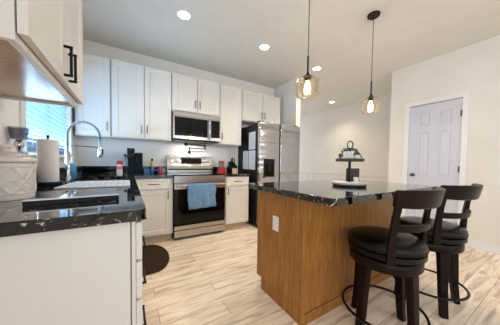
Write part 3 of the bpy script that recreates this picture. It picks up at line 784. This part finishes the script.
for a, b in zip(rings, rings[1:]):
    for i in range(n): bm.faces.new((a[i], a[(i+1) % n], b[(i+1) % n], b[i]))
bm.faces.new(rings[0][::-1]); bm.faces.new(rings[-1])
ld = build('lid', bm, M['ceramic'], cr, smooth=True)
build('lid_knob', LT([(0, 1.1235), (.014, 1.124), (.012, 1.130), (.018, 1.136), (.034, 1.142), (.035, 1.148), (.028, 1.154), (0, 1.157)], cx=CX, cy=CY, n=28), M['ceramic'], ld, smooth=True)

ch = thing('candle_holder', 'smoked square glass candle holder on a silver ball stem behind the canister', 'candle holder', (.02, -1.70, WZ0))
bx_, by_ = .045, -1.83
build('stem', LT([(0, 1.0205), (.028, 1.0205), (.028, 1.03), (.008, 1.04), (.008, 1.13), (.012, 1.150), (.02, 1.16), (.023, 1.174), (.02, 1.190), (.012, 1.203), (.010, 1.205), (0, 1.205)], cx=bx_, cy=by_, n=24), M['chrome'], ch, smooth=True)
bm = bmesh.new()
sweep(bm, [[(bx_-s, by_-s, z), (bx_+s, by_-s, z), (bx_+s, by_+s, z), (bx_-s, by_+s, z)] for s, z in ((.027, 1.2055), (.034, 1.275), (.031, 1.275), (.024, 1.212))])
build('glass_cup', bm, M['clear'], ch)
ch.location = (bx_, by_, 1.02)
for c_ in ch.children: c_.matrix_parent_inverse = Matrix.Translation((-bx_, -by_, -1.02))

# paper towel holder
TX, TY = .125, -1.66
pt = thing('paper_towel_holder', 'roll of white paper towels upright on a dark round stand', 'paper towels', (TX, TY, .914))
build('stand_base', LT([(0, .9145), (.072, .9145), (.074, .92), (.074, .936), (.068, .942), (0, .942)], cx=TX, cy=TY, n=36), M['teal'], pt, smooth='auto')
build('rod', TB([(TX, TY, .942), (TX, TY, 1.245)], .0055, n=8), M['black'], pt)
build('paper_roll', LT([(.02, .9425), (.052, .9425), (.0535, .945), (.0535, 1.222), (.052, 1.225), (.02, 1.225), (.02, .9425)], cx=TX, cy=TY, n=48), M['towelpaper'], pt, smooth='auto')
build('finial', LT([(0, 1.24), (.008, 1.243), (.009, 1.249), (.005, 1.256), (0, 1.257)], cx=TX, cy=TY, n=12), M['black'], pt, smooth=True)

# black bar on counter
kb = thing('flat_bar', 'long flat black bar with a reflection painted silver along its top lying on the near counter', 'bar', (.4, -2.46, .914))
bm = bmesh.new(); P_ = [(.257, -2.478), (.552, -2.449), (.549, -2.415), (.254, -2.444)]
slab(bm, P_, .9148, .934); build('bar_body', bm, M['plastic'], kb, bev=.002)
bm = bmesh.new(); slab(bm, P_, .9342, .938); build('top_reflection', bm, M['topreflection'], kb, bev=.001)  # light reflected off the bar's top, made as a thin silver sheet

# roll-up drying rack
dr_ = thing('drying_rack', 'white ribbed drying mat lying flat on the counter before the sink', 'drying mat', (.4, -1.68, .914))
bm = bmesh.new(); slab(bm, [(.205, -1.90), (.598, -1.92), (.598, -1.45), (.235, -1.46)], .9148, .924); build('mat_sheet', bm, M['rack'], dr_, bev=.003)
bm = bmesh.new()
for i in range(1, 10):
    x = .22+i*.0375; box(bm, x-.0015, x+.0015, -1.885, -1.475, .9242, .9254)
for j in range(1, 4): box(bm, .235, .59, -1.9+j*.11-.0015, -1.9+j*.11+.0015, .9255, .9262)
build('ribs', bm, M['rackline'], dr_)

# soap bottle
sp = thing('soap_bottle', 'blue dish soap bottle with pale pump top beside the faucet', 'bottle', (.112, -.93, .914))
build('bottle_body', LT([(0, .9145), (.028, .9145), (.031, .92), (.031, 1.02), (.024, 1.045), (.012, 1.055), (.012, 1.062), (0, 1.062)], cx=.112, cy=-.93, n=24, sx=1.1, sy=.8), M['soapblue'], sp, smooth='auto')
build('pump', LT([(0, 1.0625), (.013, 1.0625), (.013, 1.08), (.005, 1.083), (.005, 1.105), (.014, 1.108), (.014, 1.118), (0, 1.12)], cx=.112, cy=-.93, n=16), M['whitep'], sp, smooth='auto')

# seasoning shaker
sh = thing('seasoning_shaker', 'white seasoning shaker with a red cap beside the coffee maker', 'shaker', (.49, -.47, .914))
build('shaker_body', LT([(0, .9145), (.031, .9145), (.033, .918), (.033, 1.05), (0, 1.05)], cx=.49, cy=-.47, n=28), M['whitep'], sh, smooth='auto')
build('cap', LT([(0, 1.0505), (.034, 1.0505), (.035, 1.054), (.035, 1.09), (.031, 1.098), (0, 1.1)], cx=.49, cy=-.47, n=28), M['red'], sh, smooth='auto')
build('shaker_label', LT([(.0333, .985), (.0337, .985), (.0337, 1.03), (.0333, 1.03), (.0333, .985)], cx=.49, cy=-.47, n=28), mat('label_pale_red', (214, 120, 112), .5), sh)

# coffee maker
cm = thing('coffee_maker', 'slim black single-serve coffee maker standing in the back corner', 'coffee maker', (.66, -.40, .914))
build('water_tank', BX(.655, .755, -.40, -.17, .935, 1.21), M['teal'], cm, bev=.012, seg=3)
build('base', BX(.575, .755, -.47, -.17, .9145, .934), M['plastic'], cm, bev=.004)
build('column', BX(.580, .6545, -.40, -.18, .935, 1.14), M['teal'], cm, bev=.006)
hd = build('brew_head', BX(.572, .660, -.47, -.18, 1.2105, 1.265), M['plastic'], cm, bev=.01, seg=3)
build('head_neck', BX(.572, .6545, -.47, -.18, 1.141, 1.210), M['plastic'], hd, bev=.006)
build('brew_lever', BX(.585, .643, -.478, -.4705, 1.22, 1.25), M['fside'], hd, bev=.002)
build('brew_spout', LT([(0, 1.12), (.014, 1.12), (.017, 1.1405), (0, 1.1405)], cx=.614, cy=-.42, n=14), M['plastic'], hd)
# outlet and plug behind the coffee maker
wo = thing('wall_outlet', 'white wall outlet with black plug left of the coffee maker', 'outlet', (.54, 0, 1.15))
build('plate', BX(.51, .58, -.006, -.0005, 1.10, 1.215), M['whitep'], wo, bev=.002)
tag(build('power_cord', (lambda bm: (box(bm, .53, .56, -.035, -.0065, 1.165, 1.195), tube(bm, [(.545, -.03, 1.166), (.55, -.045, 1.12), (.57, -.06, 1.0), (.60, -.08, .93), (.64, -.10, .925)], .004, 8), bm)[-1])(bmesh.new()), M['black'], bev=.002), 'black plug and cord running down behind the coffee maker', 'cord')

# small things left of stove
b1 = thing('sponge_box', 'small blue box on the back counter just right of the coffee maker', 'box', (.82, -.2, .914))
build('box_body', BX(.775, .855, -.25, -.18, .9145, .965), M['sponge'], b1, bev=.004)
build('lid', BX(.773, .857, -.252, -.178, .9655, .978), M['soapblue'], b1, bev=.003)
b2 = thing('oil_bottle', 'yellow oil bottle with a dark cap on the back counter', 'bottle', (.885, -.17, .914))
build('bottle_body', LT([(0, .9145), (.026, .9145), (.03, .919), (.03, 1.0), (.028, 1.02)], cx=.895, cy=-.16, n=24), M['sponge'], b2, smooth='auto')
build('bottle_shoulder', LT([(0, 1.0205), (.028, 1.0205), (.027, 1.06), (.018, 1.09), (.013, 1.105), (0, 1.105)], cx=.895, cy=-.16, n=24), M['yellow'], b2, smooth='auto')
build('cap', LT([(0, 1.1055), (.017, 1.1055), (.017, 1.135), (.013, 1.14), (0, 1.14)], cx=.895, cy=-.16, n=18), M['plastic'], b2, smooth='auto')
b3 = thing('mug', 'pink patterned mug on the back counter beside the stove', 'mug', (1.0, -.2, .914))
build('mug_body', LT([(0, .9145), (.032, .9145), (.038, .922), (.04, 1.0), (.036, 1.0), (.034, .925), (0, .92)], cx=1.0, cy=-.2, n=28), M['pink'], b3, smooth='auto')
build('handle', TB([(1.036, -.2, .985), (1.058, -.2, .98), (1.064, -.2, .96), (1.055, -.2, .938), (1.037, -.2, .932)], .005, n=8), M['whitep'], b3, smooth=True)
b4 = thing('jar', 'low glass jar with white lid between oil bottle and pink mug', 'jar', (.945, -.2, .914))
build('jar_body', LT([(0, .9145), (.022, .9145), (.024, .918), (.024, .96), (0, .96)], cx=.945, cy=-.22, n=22), M['teal'], b4, smooth='auto')
build('lid', LT([(0, .9605), (.024, .9605), (.024, .972), (0, .973)], cx=.945, cy=-.22, n=22), M['sponge'], b4, smooth='auto')

# things right of stove
c1 = thing('red_canister', 'red canister with dark patterned lid on the counter right of the stove', 'canister', (1.965, -.3, .914))
bm = bmesh.new(); slab(bm, arc(1.99, -.27, .03, 0, 90, 5)+arc(1.945, -.27, .03, 90, 180, 5)+arc(1.945, -.32, .03, 180, 270, 5)+arc(1.99, -.32, .03, 270, 360, 5), .9145, 1.005); build('canister_body', bm, M['red'], c1, bev=.004)
dm = mat('patterned_tin', (110, 26, 24), .35); setc(dm, ramp(dm, noise(dm, coords(dm), 42, 2, .4), [(.44, (96, 20, 20)), (.5, (120, 28, 26)), (.56, (206, 188, 172)), (.62, (40, 20, 20))]))
build('patterned_tin', BX(1.925, 2.005, -.33, -.26, 1.0055, 1.125), dm, c1, bev=.006)
c2 = thing('spice_jar', 'small pale spice jar standing beside the red canister', 'jar', (2.05, -.26, .914))
build('jar_body', LT([(0, .9145), (.02, .9145), (.02, 1.0), (.016, 1.01), (0, 1.01)], cx=2.055, cy=-.27, n=22), mat('terracotta_spice', (176, 110, 84), .4), c2, smooth='auto')
build('jar_lid', LT([(0, 1.0105), (.018, 1.0105), (.018, 1.04), (0, 1.042)], cx=2.055, cy=-.27, n=22), M['whitep'], c2, smooth='auto')
kn = thing('knife_block', 'knife block, light wood front and black knives, beside the refrigerator', 'knife block', (2.2, -.25, .914))
bm = bmesh.new(); pf2 = [(-.34, .9145), (-.17, .9145), (-.17, 1.10), (-.20, 1.115), (-.34, 1.03)]
sweep(bm, [[(2.15, y, z) for y, z in pf2], [(2.255, y, z) for y, z in pf2]]); build('block', bm, M['plastic'], kn, bev=.003)
build('front_panel', BX(2.152, 2.253, -.347, -.3405, .9145, 1.0), M['blockwood'], kn, bev=.001)
for kx, kk in ((2.17, .11), (2.195, .12), (2.235, .10)):
    a = Vector((kx, -.235, 1.075)); dd = Vector((0, -.35, .94)).normalized()
    bm = bmesh.new(); tube(bm, [a, a+dd*kk*.3, a+dd*kk*.7, a+dd*kk], [.009, .011, .009, .011], 8); build('knife_handle', bm, M['black'], kn, smooth='auto')

# ------------------------------------------------------------------ tiered tray on the island
tx, ty = 2.155, -2.533
tt = thing('tiered_tray', 'two-tier dark wood tray with a ring handle on the island', 'tray', (tx, ty, .914))
build('lower_tier', LT([(0, .928), (.122, .928), (.130, .934), (.132, .946), (.127, .946), (.124, .940), (0, .940)], cx=tx, cy=ty, n=44), M['marble'], tt, smooth='auto')
build('foot_ring', LT([(0, .9145), (.118, .9145), (.128, .920), (.128, .9275), (0, .9275)], cx=tx, cy=ty, n=44), M['darkwood'], tt, smooth='auto')
build('post', TB([(tx, ty, .94), (tx, ty, 1.225)], .0105, n=12), M['black'], tt, smooth='auto')
build('upper_tier', LT([(0.0112, 1.115), (.102, 1.115), (.108, 1.120), (.108, 1.138), (.102, 1.138), (.100, 1.126), (.0112, 1.126), (.0112, 1.115)], cx=tx, cy=ty, n=40), M['darkwood'], tt, smooth='auto')
build('ring_handle', TB([(tx+.020*math.sin(2*PI*i/28), ty-.011*math.sin(2*PI*i/28), 1.252-.031*math.cos(2*PI*i/28)) for i in range(28)], .0045, n=8, closed=True), M['black'], tt, smooth=True)
# dark garland leaves around the post on top tier
gl = thing('leaf_garland', 'dark green leaf garland draped around the top of the tiered tray', 'garland', (tx, ty, 1.2))
bm = bmesh.new(); rnd = random.Random(3)
for i in range(90):
    a = rnd.random()*2*PI; k = rnd.random()**.8
    ax, ay = (.855, -.518)
    s = (rnd.random()*2-1)
    r = abs(s)*.088
    c_ = Vector((tx+ax*s*.085+rnd.uniform(-.012, .012), ty+ay*s*.085+rnd.uniform(-.015, .015), 1.212-.9*max(0, abs(s)-.35)**1.3*.13+rnd.uniform(-.008, .012)))
    if (c_-Vector((tx, ty, c_.z))).length < .017: continue
    d1_ = Vector((rnd.uniform(-1, 1), rnd.uniform(-1, 1), rnd.uniform(-.9, .4))).normalized(); d2_ = d1_.cross(Vector((rnd.uniform(-1, 1), rnd.uniform(-1, 1), 1))).normalized(); n_ = d1_.cross(d2_)*.0015
    L1, L2 = .014, .006
    p = [c_-d1_*L1, c_-d2_*L2, c_+d1_*L1, c_+d2_*L2]
    up_ = [bm.verts.new(q+n_) for q in p]; dn = [bm.verts.new(q-n_) for q in p]
    bm.faces.new(up_); bm.faces.new(dn[::-1])
    for j in range(4): bm.faces.new((dn[j], dn[(j+1) % 4], up_[(j+1) % 4], up_[j]))
build('leaves', bm, M['leaf'], gl)
build('vine', TB([(tx+.855*s*.085, ty-.518*s*.085-.018, 1.212-.9*max(0, abs(s)-.35)**1.3*.13) for s in [k/8 for k in range(-8, 9)]], .0035, n=6), M['leaf'], gl)
mg = thing('mug', 'small white mug on the upper tier of the island tray', 'mug', (tx-.04, ty+.0, 1.1265))
mx, my = tx-.045, ty-.008
build('mug_body', LT([(0, 1.1265), (.026, 1.1265), (.030, 1.132), (.032, 1.195), (.029, 1.195), (.027, 1.134), (0, 1.131)], cx=mx, cy=my, n=28), M['marble'], mg, smooth='auto')
mg2 = thing('candle_jar', 'white candle jar right of the post on the upper tier', 'candle', (tx+.05, ty-.02, 1.1265))
build('jar_body', LT([(0, 1.1265), (.024, 1.1265), (.026, 1.130), (.026, 1.17), (0, 1.17)], cx=tx+.05, cy=ty-.03, n=28), M['wax'], mg2, smooth='auto')
build('lid', LT([(0, 1.1705), (.027, 1.1705), (.027, 1.182), (0, 1.183)], cx=tx+.05, cy=ty-.03, n=28), M['leaf'], mg2, smooth='auto')
pfm = thing('picture_frame', 'dark square picture frame leaning on the lower tier of the tray', 'picture frame', (tx+.05, ty+.03, .94))
T = Matrix.Translation((tx+.072, ty+.012, .9465)) @ Matrix.Rotation(math.radians(-31), 4, 'Z')
bm = bmesh.new(); box(bm, -.055, .055, 0, .012, 0, .112); bmesh.ops.transform(bm, matrix=T, verts=bm.verts[:]); fo = build('frame', bm, M['darkwood'], pfm, bev=.002)
bm = bmesh.new(); box(bm, -.047, .047, -.002, -.0005, .008, .104); bmesh.ops.transform(bm, matrix=T, verts=bm.verts[:]); build('picture', bm, M['photo'], pfm)
for o in pfm.children: pass
cd = thing('candle', 'short white pillar candle before the picture on the tray', 'candle', (tx+.05, ty-.05, .9405))
build('wax_pillar', LT([(0, .9405), (.018, .9405), (.019, .943), (.019, .985), (.016, .988), (0, .986)], cx=tx+.022, cy=ty-.045, n=22), M['wax'], cd, smooth='auto')
build('wick', TB([(tx+.022, ty-.045, .986), (tx+.022, ty-.045, .995)], .0012, n=5), M['black'], cd)
bk = thing('napkin_stack', 'flat white folded napkin on the front of the tray', 'napkin', (tx-.05, ty-.06, .9405))
T = Matrix.Translation((tx-.035, ty-.068, .9405)) @ Matrix.Rotation(math.radians(-31), 4, 'Z')
bm = bmesh.new(); box(bm, -.05, .035, -.018, .02, 0, .005); box(bm, -.048, .034, -.017, .019, .0055, .010); bmesh.ops.transform(bm, matrix=T, verts=bm.verts[:]); build('folded_cloth', bm, M['marble'], bk, bev=.002)

# ------------------------------------------------------------------ floor mat, half-round before the sink
pts = [(.635, -1.42), (.80, -1.41)] + [(.80+.19*math.cos(math.radians(a)), -1.03+.38*math.sin(math.radians(a))) for a in range(-80, 81, 8)] + [(.80, -.655), (.635, -.64)]
bm = bmesh.new(); slab(bm, pts, .0005, .012)
tag(build('kitchen_mat', bm, M['brownmat'], bev=.004), 'dark brown half-round mat on the floor by the sink cabinet', 'mat')
